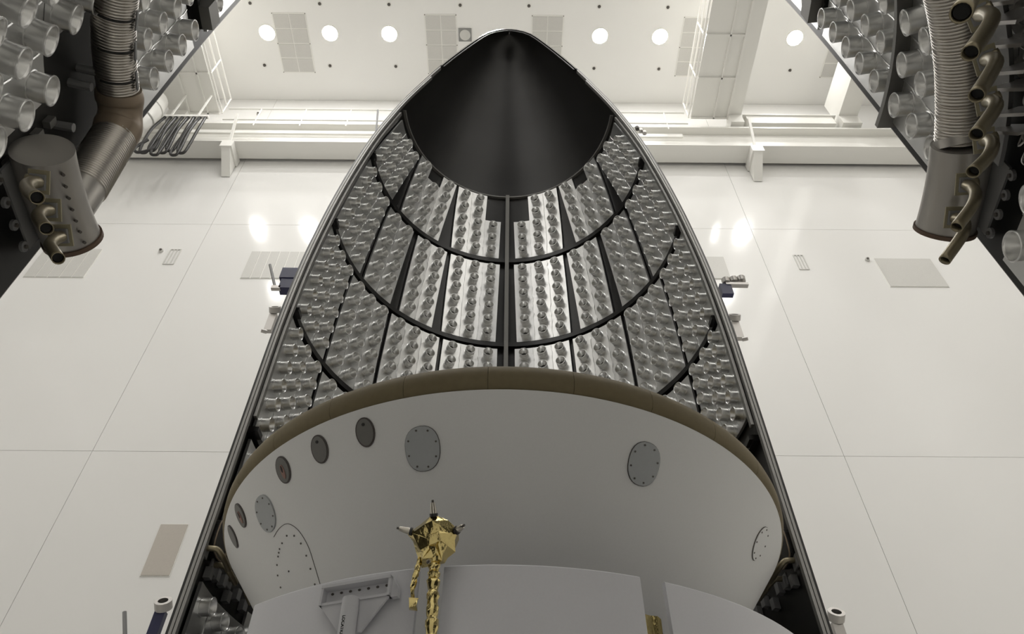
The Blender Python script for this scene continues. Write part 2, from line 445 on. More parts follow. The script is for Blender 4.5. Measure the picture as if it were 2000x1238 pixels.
def can_mesh():
    mb = MB()
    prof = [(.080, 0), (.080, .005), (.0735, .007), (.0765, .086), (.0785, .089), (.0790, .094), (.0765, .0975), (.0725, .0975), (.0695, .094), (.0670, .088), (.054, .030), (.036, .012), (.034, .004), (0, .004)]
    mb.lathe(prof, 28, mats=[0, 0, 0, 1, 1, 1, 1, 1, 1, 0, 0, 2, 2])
    return mb.mesh('canister', [M['can'], M['rim'], M['hole']], True, 38)
CAN = can_mesh()

def panel(half, parent, bot, top, h0, h1, nc, nr, off=.08, skip=(), notch=None, cans='one', sink=None, name='acoustic_panel', colpos=None):
    """curved foil panel between phi ranges bot (at h0) and top (at h1) with nc x nr canister cells.
    notch = set of (col,row) cells cut away from the panel"""
    notch = notch or set()
    mb = MB()
    def pos(s, t, o):
        h = h0 + (h1 - h0) * t
        p = (bot[0] + (top[0] - bot[0]) * t) * (1 - s) + (bot[1] + (top[1] - bot[1]) * t) * s
        return half.pt(p, h, o), p, h
    sub = 3; idx = {}
    def vert(i, j, o):
        k = (i, j, o)
        if k not in idx:
            idx[k] = len(mb.v); mb.v.append(tuple(pos(i / (nc * sub), j / (nr * 2), o)[0]))
        return idx[k]
    flip = half.sy < 0
    def quad(a, b, c, d):
        mb.f.append((a, d, c, b) if flip else (a, b, c, d)); mb.m.append(0)
    cell = lambda i, j: 0 <= i < nc and 0 <= j < nr and (i, j) not in notch
    for i in range(nc * sub):
        for j in range(nr * 2):
            if not cell(i // sub, j // 2): continue
            quad(vert(i, j, off), vert(i + 1, j, off), vert(i + 1, j + 1, off), vert(i, j + 1, off))
            quad(vert(i, j, off - .03), vert(i, j + 1, off - .03), vert(i + 1, j + 1, off - .03), vert(i + 1, j, off - .03))
            for di, dj, e0, e1 in ((-1, 0, (i, j + 1), (i, j)), (1, 0, (i + 1, j), (i + 1, j + 1)), (0, -1, (i, j), (i + 1, j)), (0, 1, (i + 1, j + 1), (i, j + 1))):
                ii, jj = i + di, j + dj
                if 0 <= ii < nc * sub and 0 <= jj < nr * 2 and cell(ii // sub, jj // 2): continue
                quad(vert(*e0, off - .03), vert(*e1, off - .03), vert(*e1, off), vert(*e0, off))
    ob = mb.build(name, M['foil'], parent)
    rnd = random.Random(int(abs(h0 * 100 + bot[0] * 7)))
    # crimped foil seams between the canister columns: thin raised wandering ridges
    for c in range(1, nc):
        rows = [j for j in range(nr) if cell(c - 1, j) and cell(c, j)]
        if not rows: continue
        path = []
        for j in rows:
            for q in range(4):
                t = (j + q / 4) / nr
                path.append(pos((c + rnd.uniform(-.035, .035)) / nc, t, off + .002)[0])
        path.append(pos(c / nc, (rows[-1] + 1) / nr, off + .002)[0])
        sm = MB(); sm.tube(path, .005, 4, caps=False); sm.build('foil_seam', M['foil'], ob)
    for i in range(nc):
        for j in range(nr):
            if not cell(i, j) or (i, j) in skip: continue
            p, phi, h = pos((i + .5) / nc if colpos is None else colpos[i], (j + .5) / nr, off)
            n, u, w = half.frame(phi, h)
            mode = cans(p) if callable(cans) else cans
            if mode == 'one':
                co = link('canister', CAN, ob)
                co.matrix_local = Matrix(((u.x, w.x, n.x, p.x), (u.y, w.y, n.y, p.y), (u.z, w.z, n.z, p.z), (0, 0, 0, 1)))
            elif mode == 'many' and sink is not None:
                sink.append(Matrix(((u.x, w.x, n.x, p.x), (u.y, w.y, n.y, p.y), (u.z, w.z, n.z, p.z), (0, 0, 0, 1))))
    return ob

def edge_strip(half, o0, o1, y0, y1, h0, h1, m, name, parent, step=1):
    """metal strip following the shell edge on both sides, between depths o0..o1 from the outer skin"""
    hs = [h0] + [h for h in HS if h0 < h < h1] + [h1]
    if h1 > 14.85:
        path = [(-Rout(h), h) for h in hs] + [(Rout(h), h) for h in reversed(hs)]; runs = [path]
    else:
        runs = [[(s_ * Rout(h), h) for h in hs] for s_ in (-1, 1)]
    obs = []
    for path in runs:
        P = [Vector((a, b)) for a, b in path]; n = len(P); mb = MB()
        sgn = 1 if len(runs) == 1 or path[0][0] < 0 else -1
        N = []
        for i in range(n):
            t = (P[min(i + 1, n - 1)] - P[max(i - 1, 0)]).normalized(); N.append(Vector((t.y, -t.x)) * sgn)
        ring = []
        for i in range(n):
            a = P[i] + N[i] * o0; b = P[i] + N[i] * o1
            ring.append([(a.x, y0, a.y), (b.x, y0, b.y), (b.x, y1, b.y), (a.x, y1, a.y)])
        vs = [p for r_ in ring for p in r_]
        fs = []
        for i in range(n - 1):
            for k in range(4):
                l = (k + 1) % 4; q = (4 * i + k, 4 * i + l, 4 * (i + 1) + l, 4 * (i + 1) + k)
                fs.append(q if sgn > 0 else tuple(reversed(q)))
        fs += [(3, 2, 1, 0), tuple(4 * (n - 1) + k for k in range(4))]
        mb.add(vs, fs); obs.append(mb.build(name, m, parent, True, 30))
    return obs

def ring_bar(half, a0, a1, h, o0, o1, hh, m, name, parent, na=40):
    mb = MB(); vs = []
    for j in range(na + 1):
        p = a0 + (a1 - a0) * j / na
        vs += [half.pt(p, h - hh, o0), half.pt(p, h - hh, o1), half.pt(p, h + hh, o1), half.pt(p, h + hh, o0)]
    fs = [(3, 2, 1, 0), tuple(4 * na + k for k in range(4))]
    for j in range(na):
        for k in range(4):
            l = (k + 1) % 4; fs.append((4 * j + k, 4 * j + l, 4 * (j + 1) + l, 4 * (j + 1) + k))
    mb.add(vs, fs); return mb.build(name, m, parent, True, 30)

def vbar(half, phi, h0, h1, o0, o1, w, m, name, parent):
    hs = [h0] + [h for h in HS if h0 < h < h1] + [h1]; vs = []
    for h in hs:
        dp = math.degrees(w / 2 / Rout(h))
        vs += [half.pt(phi - dp, h, o0), half.pt(phi + dp, h, o0), half.pt(phi + dp, h, o1), half.pt(phi - dp, h, o1)]
    fs = [(3, 2, 1, 0), tuple(4 * (len(hs) - 1) + k for k in range(4))]
    for j in range(len(hs) - 1):
        for k in range(4):
            l = (k + 1) % 4; fs.append((4 * j + k, 4 * j + l, 4 * (j + 1) + l, 4 * (j + 1) + k))
    return MB().add(vs, fs).build(name, m, parent)

# ------------------------------------------------------------------ far fairing half
far = thing('fairing_half', 'tall black pointed fairing half lined with silver canister panels behind the spacecraft', 'fairing', (XF, YE, 0))
shell_mesh(FAR, -90, 90, FLOOR_Z, 14.9, 56, 'shell', far)
edge_strip(FAR, .024, .047, -.006, .05, FLOOR_Z, 13.0, M['strip'], 'edge_rail', far)
edge_strip(FAR, .047, .053, .012, .05, FLOOR_Z, 12.6, M['black'], 'edge_groove', far)
edge_strip(FAR, .053, .078, -.002, .05, FLOOR_Z, 12.6, M['strip'], 'inner_edge_rail', far)
edge_strip(FAR, .012, .040, -.012, .03, 13.06, 14.89, M['chrome'], 'nose_edge', far)
edge_strip(FAR, .058, .085, .0, .03, 13.06, 14.89, M['black'], 'nose_inner_edge', far)
P0 = 0.7
vbar(FAR, P0, 2.0, 11.56, .03, .13, .07, M['rail'], 'centre_rail', far)
ring_bar(FAR, -88, 88, 11.575, .03, .075, .012, M['rail'], 'ring_frame', far)
for h in (10.10, 8.29, 6.46, 4.66):
    ring_bar(FAR, -89, 89, h, .03, .105, .038, M['black'], 'ring_frame', far)
stuff = []
def seen(p):
    """canisters that stand clear of the spacecraft rim get objects of their own"""
    q = Vector((p.x + XF, p.y + YE, p.z)); k = 3.2 / q.z
    return 'many' if math.hypot(q.x * k - XF, q.y * k - YS) < 2.20 else 'one'
for s in (-1, 1):
    def A(a, b):       # phi pair for this side, ordered left to right
        return (-b + P0, -a + P0) if s < 0 else (a + P0, b + P0)
    col = lambda c, n: (n - 1 - c) if s < 0 else c      # column counted from the centre line
    # row 1 (top)
    panel(FAR, far, A(4.0, 27.3), A(3.2, 30.6), 10.17, 11.54, 3, 5, notch={(col(0, 3), 3), (col(0, 3), 4)}, cans='many', sink=stuff)
    panel(FAR, far, A(34.3, 57.2), A(32.2, 60.2), 10.17, 11.54, 3, 5, notch={(col(1, 3), 4)}, cans='many', sink=stuff)
    panel(FAR, far, A(64.2, 87.5), A(61.3, 86.0), 10.17, 11.40, 3, 5, skip={(col(2, 3), 4)})
    # row 2
    panel(FAR, far, A(4.1, 25.3), A(3.3, 26.8), 8.36, 10.03, 3, 6)
    panel(FAR, far, A(29.4, 43.6), A(28.8, 44.6), 8.36, 10.03, 2, 6)
    panel(FAR, far, A(48.0, 62.5), A(47.2, 63.3), 8.36, 10.03, 2, 6)
    panel(FAR, far, A(65.0, 88.0), A(65.0, 88.0), 8.36, 10.03, 3, 6)
    # row 3
    panel(FAR, far, A(3.4, 24.2), A(3.3, 24.2), 6.53, 8.22, 3, 6, cans=seen, sink=stuff)
    panel(FAR, far, A(25.6, 45.6), A(25.7, 46.3), 6.53, 8.22, 3, 6, cans=seen, sink=stuff)
    panel(FAR, far, A(46.9, 66.8), A(47.9, 67.6), 6.53, 8.22, 3, 6, cans=seen, sink=stuff)
    panel(FAR, far, A(68.2, 88.5), A(69.0, 88.5), 6.53, 8.22, 3, 6, cans=seen, sink=stuff)
    # row 4
    hb = 4.74 if s < 0 else 4.96
    for a, b in ((3.4, 24.2), (25.6, 45.6), (46.9, 66.8)):
        panel(FAR, far, A(a, b), A(a, b), 4.74, 6.38, 3, 6, cans=seen, sink=stuff)
    panel(FAR, far, A(68.4, 88.5), A(68.4, 88.5), hb, 6.38, 3, 6, cans=seen, sink=stuff)
    # row 5 and the lowest row
    for a, b in ((25.6, 45.6), (46.9, 66.8)) + (((68.4, 88.5),) if s < 0 else ()):
        panel(FAR, far, A(a, b), A(a, b), 3.66, 4.58, 3, 3, cans=seen, sink=stuff)
    for a, b in ((25.6, 45.6), (46.9, 70.0)) + (((70.0, 89.0),) if s < 0 else ()):
        panel(FAR, far, A(a, b), A(a, b), 1.2, 3.06 if a > 60 else 3.2, 3, 6, cans='one' if a > 60 else 'many', sink=stuff)
# the smallest and hidden canisters as one mass
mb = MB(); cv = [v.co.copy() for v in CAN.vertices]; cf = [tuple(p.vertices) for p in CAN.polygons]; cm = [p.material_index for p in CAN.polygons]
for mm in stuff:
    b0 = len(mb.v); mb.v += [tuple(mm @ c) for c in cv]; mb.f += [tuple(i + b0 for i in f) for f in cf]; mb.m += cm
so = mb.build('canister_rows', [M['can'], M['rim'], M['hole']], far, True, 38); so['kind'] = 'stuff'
so['label'] = 'rows of small silver canisters high up and behind the spacecraft'
# short angle brackets where ring frames meet the edge rails
for s in (-1, 1):
    for h in (10.10, 8.29, 6.46, 4.66):
        n, u, w = FAR.frame(s * 88, h); p = FAR.pt(s * 87.5, h, .12)
        MB().obox(p, n, u, Vector((0, 0, 1)), .025, .07, .030).build('angle_bracket', M['black'], far)
    # light flange along the outer panels
    vbar(FAR, s * 90.6, 4.75, 11.3, .09, .12, .06, M['strip'], 'panel_flange', far)
# lower bay: dark vent door, short pipes
for s in (-1, 1):
    vs = []
    for k in range(20):
        a = 2 * math.pi * k / 20; ca, sa = math.cos(a), math.sin(a)
        e = .62; vs.append((math.copysign(abs(ca) ** e, ca) * 3.4, math.copysign(abs(sa) ** e, sa) * .16))
    mb = MB(); mb.slab([FAR.pt(s * 87.2 + a, 3.47 + b, .10) for a, b in vs], [FAR.pt(s * 87.2 + a, 3.47 + b, .05) for a, b in vs]); d = mb.build('vent_door', M['black'], far)
    q = MB(); q.tube([FAR.pt(s * 87.2 + a, 3.47 + b, .11) for a, b in vs] + [FAR.pt(s * 87.2 + vs[0][0], 3.47 + vs[0][1], .11)], .007, 6); q.build('door_seal', M['elbow'], d)
    for j, (p0, h0, p1, h1) in enumerate(((91.0, 3.28, 84.7, 3.25), (85.4, 3.26, 80.3, 3.22), (78.2, 3.30, 72.6, 3.19))):
        if s > 0 and j == 2: continue
        if s > 0: p0, p1 = (89.6, 80.0) if j == 0 else (83.0, 76.4)
        q = MB(); q.tube(bez([FAR.pt(s * p0, h0 + .02, .08), FAR.pt(s * p0, h0 + .01, .16), FAR.pt(s * (p0 - 1.2), h0 - .02, .20), FAR.pt(s * (p0 + p1) / 2, (h0 + h1) / 2 - .01, .205), FAR.pt(s * p1, h1, .20)], 5), .025, 12, caps=False); pp = q.build('vent_pipe', M['brass'], far, True, 60)
        q = MB(); n, u, w = FAR.frame(s * p0, h0); q.obox(FAR.pt(s * p0, h0, .07), u, n, Vector((0, 0, 1)), .06, .008, .055); q.build('pipe_flange', M['plate'], pp)
    for j in range(6):
        q = MB(); n, u, w = FAR.frame(s * (71 + 3.1 * j), 3.22)
        q.obox(FAR.pt(s * (71 + 3.1 * j), 3.22 + .05 * math.sin(j * 2.3), .07), u, n, Vector((0, 0, 1)), .03, .03, .05); q.build('junction_box', M['plate'], far)
    ring_bar(FAR, *((-89, -68) if s < 0 else (68, 89)), 3.60, .03, .10, .03, M['black'], 'ring_frame', far, 10)
for k, (p, h) in enumerate(((84, 4.55), (84, 4.30))):
    q = MB(); q.tube([FAR.pt(p, h, .05), FAR.pt(p - 2.5, h, .20)], .012, 8); q.build('strut', M['strip'], far)

def part_empty(name, label, loc):
    o = bpy.data.objects.new(name, None); COL.objects.link(o); o.empty_display_size = .1
    o.parent = far; o.location = loc; o['label'] = label
    return o
# clamps on the outside of the shell edges
def clamp(x, z, s, kind, label):
    t = part_empty('edge_clamp', label, (s * x, .1, z))
    if kind in ('lug', 'both'):
        vs = [(math.cos(2 * math.pi * k / 16), math.sin(2 * math.pi * k / 16)) for k in range(16)]
        mb = MB()
        ax, az, ay = Vector((1, 0, 0)), Vector((0, .55, .83)), Vector((0, -.83, .55))
        def ring(r, d): return [tuple(ax * (a * r) + az * (b * r) + ay * d) for a, b in vs]
        o0, o1, i1, i0 = ring(.068, -.035), ring(.068, .035), ring(.040, .035), ring(.040, -.035)
        mb.add(o0 + o1 + i1 + i0, [(16 * l + k, 16 * l + (k + 1) % 16, 16 * ((l + 1) % 4) + (k + 1) % 16, 16 * ((l + 1) % 4) + k) for l in range(4) for k in range(16)])
        mb.build('eye_lug', M['lug'], t, True, 40)
        mb = MB(); mb.slab(ring(.039, .0), ring(.039, -.03)); mb.build('lug_bore', M['black'], t)
        mb = MB(); mb.box(-.05, .035, .0, .06, -.34, -.05); mb.build('clamp_arm', M['navy'] if kind == 'both' else M['lug'], t)
        mb = MB(); mb.tube([(s * .0, 0, -.38), (s * .06, -.02, -.38)], .024, 10); mb.build('bolt', M['lug'], t)
    if kind == 'box':
        MB().box(-.10, .10, -.03, .1, -.02, .17).build('clamp_head', M['navy'], t)
        MB().box(-.07, .10, -.02, .1, -.20, -.02).build('clamp_arm', M['navy'], t)
    if kind in ('box', 'both'):
        zz = 0 if kind == 'box' else -.30
        mb = MB(); mb.tube([(s * .12, 0, -.17 + zz), (s * .27, -.03, .22 + zz)], .017, 8); mb.build('lever', M['plate'], t)
        MB().box(min(s * .05, s * .16), max(s * .05, s * .16), -.02, .03, -.21 + zz, -.16 + zz).build('lever_pivot', M['lug'], t)
    if kind == 'knobs':
        for k in range(3):
            mb = MB(); mb.lathe([(0, -.04), (.05, -.03), (.055, .04), (.03, .05), (0, .05)], 10, c=(s * (.02 + .10 * k), 0, .02 * k)); mb.build('knob', M['lug'], t, True)
        MB().box(min(0, s * .28), max(0, s * .28), -.03, .03, -.08, -.04).build('clamp_bar', M['lug'], t)
        MB().box(-.08, .06, -.02, .05, -.25, -.06).build('clamp_arm', M['navy'], t)
    return t
clamp(2.68, 6.98, -1, 'box', 'navy clamp block with a grey lever on the left fairing edge')
clamp(2.70, 6.40, -1, 'lug', 'silver eye lug on the left fairing edge below the navy block')
clamp(2.74, 2.82, -1, 'both', 'silver eye lug over navy arm at the bottom of the left edge')
clamp(2.72, 7.08, 1, 'knobs', 'row of small silver clamp knobs on the right fairing edge')
clamp(2.70, 6.42, 1, 'lug', 'silver eye lug on the right fairing edge below the clamp knobs')
clamp(2.72, 2.80, 1, 'lug', 'silver eye lug at the bottom of the right fairing edge')
t = part_empty('antenna_rod', 'thin dark rod beside the upper left fairing edge', (-2.13, .1, 10.75))
q = MB(); q.tube([(.03, 0, -.25), (-.06, 0, .70)], .016, 8); q.build('rod', M['plate'], t)
q = MB(); q.lathe([(0, 0), (.05, .01), (.05, .09), (0, .1)], 10, c=(.14, 0, .2)); q.build('knob', M['dot'], t, True)
t = part_empty('edge_bolt', 'small dark bolt cluster beside the upper right fairing edge', (2.12, .1, 10.98))
for k in range(3):
    q = MB(); q.lathe([(0, 0), (.035, .01), (.035, .07), (0, .08)], 8, c=(.05 * k, 0, -.07 * k)); q.build('bolt', M['lug' if k else 'dot'], t, True)

# ------------------------------------------------------------------ entry capsule (white cone, tan rim)
CA = math.tan(math.radians(37.5))
cap = thing('entry_capsule', 'white conical spacecraft backshell with brown rim hanging nose-up inside the fairing', 'spacecraft', (XF, YS, 0))
def Rc(h): return 2.245 - (3.09 - h) * CA
MB().lathe([(2.245, 3.092), (Rc(2.6), 2.6), (Rc(2.0), 2.0), (Rc(1.5), 1.5), (Rc(1.2), 1.2)], 160).build('backshell', M['shellw'], cap, True, 60)
hs_ = MB(); hs_.lathe([(2.235, 3.30), (2.10, 3.40), (1.5, 3.66), (.8, 3.92), (.4, 4.02), (0, 4.05)], 96); hs = hs_.build('heat_shield', M['tan'], cap, True, 60)
prof = [(2.235, 3.095), (2.262, 3.115), (2.276, 3.16), (2.278, 3.21), (2.266, 3.26), (2.235, 3.30), (2.19, 3.30), (2.19, 3.095)]
for k in range(26):
    a = math.radians(-90 - 3.4 + 360 / 26 * k); st = 2 * math.pi / 26 - .0012
    mb = MB(); mb.lathe(prof + [prof[0]], 6, a0=a, a1=a + st)
    n = len(prof) + 1
    mb.f += [tuple(7 * i for i in range(n - 1)), tuple(7 * i + 6 for i in reversed(range(n - 1)))]; mb.m += [0, 0]
    mb.build('rim_tile', M['tan'], hs, True, 50)
def cone_pt(phi, h, d):
    """point on the cone, phi from the camera side, d proud of the surface"""
    a = math.radians(phi); c_, s_ = math.cos(math.radians(37.5)), math.sin(math.radians(37.5))
    R = Rc(h) + d * c_
    return Vector((R * math.sin(a), -R * math.cos(a), h - d * s_))
def cone_poly(phi, h, pts, d):
    out = []
    for u, w in pts:
        hh = h + w * math.cos(math.radians(37.5)); out.append(cone_pt(phi + math.degrees(u / Rc(h)), hh, d))
    return out
def oval(wd, ht, p=2.0, n=28):
    o = []
    for k in range(n):
        a = 2 * math.pi * k / n; c, s_ = math.cos(a), math.sin(a)
        o.append((wd / 2 * math.copysign(abs(c) ** (2 / p), c), ht / 2 * math.copysign(abs(s_) ** (2 / p), s_)))
    return o
def cover(phi, h, wd, ht, p, m, rimm, nscrew, name, label, lip=.004):
    pl = oval(wd + 2 * lip, ht + 2 * lip, p); mb = MB(); mb.slab(cone_poly(phi, h, pl, .005), cone_poly(phi, h, pl, -.02)); g_ = mb.build(name, rimm, cap)
    g_['label'] = label
    pl = oval(wd, ht, p); mb = MB(); mb.slab(cone_poly(phi, h, pl, .009), cone_poly(phi, h, pl, -.015)); mb.build('cover_plate', m, g_)
    for k in range(nscrew):
        a = 2 * math.pi * (k + .35) / nscrew
        q = oval(.013, .013, 2, 8); cu, cw = (wd / 2 - .016) * math.cos(a), (ht / 2 - .018) * math.sin(a)
        mb = MB(); mb.slab(cone_poly(phi, h, [(cu + x, cw + y) for x, y in q], .012), cone_poly(phi, h, [(cu + x, cw + y) for x, y in q], .004)); mb.build('screw', M['dot'], g_)
    return g_
cover(-15.1, 2.83, .222, .275, 2.3, M['cover'], M['portrim'], 8, 'oval_cover', 'large grey oval cover above the gold thruster cluster', .003)
cover(25.0, 2.83, .222, .275, 2.3, M['cover'], M['portrim'], 8, 'oval_cover', 'large grey oval cover alone on the right side of the cone', .003)
cover(-54.0, 2.84, .222, .26, 2.2, M['cover'], M['cover'], 8, 'oval_cover', 'pale grey oval cover at the left side of the cone', .002)
for ph, lab in ((-25.05, 'dark oval port nearest the large grey oval cover'), (-34.8, 'second dark oval port from the middle'), (-44.5, 'dark oval port with reddish slot'), (-63.1, 'narrow dark port with reddish slot near the left rim'), (-71.4, 'lowest dark port at the left rim')):
    g_ = cover(ph, 2.97, .118, .172, 2.0, M['port'], M['portrim'], 0, 'port', lab, .010)
    if ph in (-44.5, -63.1):
        pl = oval(.035, .10); mb = MB(); mb.slab(cone_poly(ph, 2.96, pl, .013), cone_poly(ph, 2.96, pl, .006)); mb.build('slot', M['reddish'], g_)
        pl = oval(.015, .05); mb = MB(); mb.slab(cone_poly(ph, 2.975, pl, .015), cone_poly(ph, 2.975, pl, .006)); mb.build('slot_hole', M['ink'], g_)
    elif ph != -71.4:
        pl = oval(.02, .02); mb = MB(); mb.slab(cone_poly(ph, 3.01, pl, .013), cone_poly(ph, 3.01, pl, .006)); mb.build('vent_hole', M['ink'], g_)
cover(64.3, 2.85, .21, .26, 2.0, M['shellw'], M['dot'], 8, 'flush_cover', 'white flush oval cover outlined by a thin line at right', .003)
# arched access panel outlined on the left
arch = [(-45.6, 2.33), (-45.2, 2.45), (-45.1, 2.55), (-46.3, 2.65), (-48.6, 2.71), (-51.5, 2.72), (-54.5, 2.705)]
q = MB(); q.tube([cone_pt(p, h, .001) for p, h in [tuple(v) for v in [(b[0], b[1]) for b in bez([(a[0], a[1], 0) for a in arch], 5)]]], .0022, 5); ap = q.build('access_panel_seam', M['portrim'], cap)
for p, h in ((-47.2, 2.36), (-46.8, 2.44), (-46.6, 2.51), (-46.9, 2.58), (-48.0, 2.635), (-50.2, 2.66), (-52.6, 2.645), (-54.2, 2.63), (-55.0, 2.618), (-55.8, 2.605), (-57.5, 2.575), (-59.0, 2.53), (-60.0, 2.47), (-60.3, 2.40), (-60.3, 2.33), (-54.2, 2.50)):
    pl = oval(.013, .013, 2, 8); mb = MB(); mb.slab(cone_poly(p, h, pl, .004), cone_poly(p, h, pl, -.002)); mb.build('screw', M['dot'], cap)

# ------------------------------------------------------------------ cruise stage (radiator ring under the cone)
cs = thing('cruise_stage', 'white ring of curved radiator panels below the cone with gold thruster cluster', 'spacecraft', (XF, YS, 0))
def cyl(phi, R, h): a = math.radians(phi); return Vector((R * math.sin(a), -R * math.cos(a), h))
def rad_panel(p0, p1, h0=.75, h1=1.905):
    n = max(4, int((p1 - p0) / 2.0)); mb = MB()
    rows = []
    ang = [p0 + (p1 - p0) * k / n for k in range(n + 1)]
    sec = [(2.25, h0), (2.25, h1 - .008), (2.244, h1), (2.226, h1), (2.22, h1 - .008), (2.22, h0)]
    vs = [cyl(a, R, h) for a in ang for R, h in sec]; k6 = len(sec); fs = []
    for i in range(n):
        for k in range(k6):
            l = (k + 1) % k6; fs.append((k6 * i + k, k6 * (i + 1) + k, k6 * (i + 1) + l, k6 * i + l))
    fs += [tuple(reversed(range(k6))), tuple(k6 * n + k for k in range(k6))]
    mb.add(vs, fs); return mb.build('radiator_panel', M['radiator'], cs, True, 30)
for a, b in ((-37.6, -11.6), (-8.3, 17.6), (21.3, 50.0), (53.0, 82.0), (100, 128), (131, 160), (163, 192), (195, 224), (227, 255)): rad_panel(a, b)
MB().lathe([(0, .62), (2.24, .62), (2.24, .75), (0, .75)], 96).build('deck_ring', M['radiator'], cs, True, 30)
ad = MB(); ad.lathe([(2.1, FLOOR_Z), (2.1, -2.0), (1.5, .62), (1.4, .62), (1.4, FLOOR_Z)], 72)
tag(ad.build('payload_adapter', M['strip'], None, True, 30), 'grey adapter cone carrying the cruise stage from below', 'adapter').location = (XF, YS, 0)
MB().lathe([(.9, .75), (.9, 1.3)], 48).build('core_tube', M['shellw'], cs, True)
# gold thruster cluster on a wrapped mast
def crumple(mb, amp, seed):
    r_ = random.Random(seed); mb.v = [(x + r_.uniform(-amp, amp), y + r_.uniform(-amp, amp), z + r_.uniform(-amp, amp)) for x, y, z in mb.v]
cb = Vector((-.305 - .0625, 3.24 - YS, 1.945))
fr = Vector((-.09, -.85, -.52)).normalized(); ur = Vector((1, -.1, 0)).normalized(); ur = (ur - fr * ur.dot(fr)).normalized(); wr_ = fr.cross(ur); wr_ = wr_ if wr_.z > 0 else -wr_
penta = [(.0, .108), (.118, .03), (.098, -.06), (.05, -.128), (-.055, -.128), (-.098, -.065), (-.128, .028)]
mb = MB(); rings = []
for d, k in ((.055, .35), (.045, .75), (.0, 1.0), (-.07, .92), (-.13, .55)):
    rings.append([cb + fr * d + ur * (a * k) + wr_ * (b * k) for i in range(7) for a, b in (penta[i], tuple((np.array(penta[i]) + np.array(penta[(i + 1) % 7])) / 2))])
vs = [p for r_ in rings for p in r_]; n = 14; fs = [tuple(range(n)), tuple(n * 4 + k for k in reversed(range(n)))]
for i in range(4):
    for k in range(n):
        fs += [(n * i + k, n * (i + 1) + k, n * (i + 1) + (k + 1) % n), (n * i + k, n * (i + 1) + (k + 1) % n, n * i + (k + 1) % n)]
mb.add(vs, fs); crumple(mb, .011, 5); tc = mb.build('thruster_cluster', M['gold'], cs)
tc['label'] = 'crumpled gold foil thruster head with four nozzles'
def nozzle(u, w, du, dw, df, L=.062):
    p = cb + ur * u + wr_ * w + fr * .02; d = (ur * du + wr_ * dw + fr * df).normalized()
    q = MB(); q.tube([p, p + d * L * .3, p + d * L], lambda i: (.013, .017, .011)[i], 12); nz = q.build('nozzle', M['silver'], tc, True, 40)
    q = MB(); q.tube([p - d * .005, p + d * .008], .021, 12); q.build('nozzle_collar', M['cable'], nz)
    q = MB(); q.tube([p + d * L, p + d * (L + .012)], .006, 8); q.build('nozzle_tip', M['dot'], nz)
nozzle(.0, .105, -.05, 1, .15); nozzle(-.112, .032, -1, .28, .1); nozzle(.112, .028, .8, .45, .5, .045); nozzle(-.012, -.10, -.25, -.3, 1, .04)
mp = [Vector((-.30 - .0625, 3.27 - YS, 1.86)), Vector((-.295 - .0625, 3.275 - YS, 1.72)), Vector((-.285 - .0625, 3.28 - YS, 1.5)), Vector((-.275 - .0625, 3.29 - YS, 1.2)), Vector((-.27 - .0625, 3.33 - YS, .75))]
pth = bez(mp, 12)
q = MB(); q.tube(pth, lambda i: .027 + .004 * math.sin(i * 1.7) + (.006 if i % 11 == 0 else 0), 12); crumple(q, .0025, 9); q.build('foil_mast', M['gold'], cs)
q = MB(); q.tube(bez([cb + ur * -.07 + wr_ * -.10, cb + Vector((-.075, .03, -.17)), cb + Vector((-.085, .04, -.24)), cb + Vector((-.08, .04, -.30))], 5), lambda i: .017 - .0006 * i, 8); crumple(q, .003, 3); q.build('foil_strap', M['gold'], cs)
mb = MB(); mb.obox(cb + Vector((-.075, .035, -.325)), ur, Vector((0, 1, 0)), Vector((0, 0, 1)), .02, .02, .02); crumple(mb, .005, 2); mb.build('foil_knot', M['gold'], cs)
mb = MB()
for k in range(5):
    z0 = 1.735 - .18 * k
    mb.add([cyl(17.9 + 3.2 * i / 4, 2.19, z0 - .18 * j) for j in (0, 1) for i in range(5)], [(i, i + 5, i + 6, i + 1) for i in range(4)])
crumple(mb, .012, 12); gg = mb.build('foil_blanket', M['gold'], cs); gg.modifiers.new('thick', 'SOLIDIFY').thickness = .01

# white handling bracket with printed tube
BP = -19.2
nB = Vector((math.sin(math.radians(BP)), -math.cos(math.radians(BP)), 0)); uB = Vector((math.cos(math.radians(BP)), math.sin(math.radians(BP)), 0)); zB = Vector((0, 0, 1))
br = thing('lifting_bracket', 'white tee-shaped bracket printed LOCATION in front of the radiator panels', 'bracket', tuple(Vector((XF, YS, 0)) + nB * 2.262))
def L_(u, n, z): return uB * u + nB * n + zB * z
def plate(pts, n0, n1, name, m='bracket'):
    mb = MB(); mb.slab([L_(a, n1, b) for a, b in pts], [L_(a, n0, b) for a, b in pts]); return mb.build(name, M[m], br)
tl, trr = (-.20, 1.835), (.185, 1.835)
plate([(-.185, 1.74), (.18, 1.74), (.18, 1.835), (-.185, 1.835)], .0, .012, 'back_plate')
plate([(-.19, 1.823), (.19, 1.823), (.19, 1.838), (-.19, 1.838)], .012, .06, 'top_flange')
plate([(-.19, 1.735), (.19, 1.735), (.19, 1.748), (-.19, 1.748)], .012, .05, 'bottom_flange')
plate([(-.19, 1.735), (-.178, 1.735), (-.178, 1.838), (-.19, 1.838)], .012, .055, 'end_plate')
plate([(.178, 1.735), (.19, 1.735), (.19, 1.838), (.178, 1.838)], .012, .055, 'end_plate')
plate([(-.185, 1.735), (-.05, 1.575), (.06, 1.575), (.185, 1.735)], .03, .042, 'gusset_plate')
plate([(.19, 1.838), (.225, 1.78), (.225, 1.735), (.19, 1.735)], .0, .03, 'side_tab')
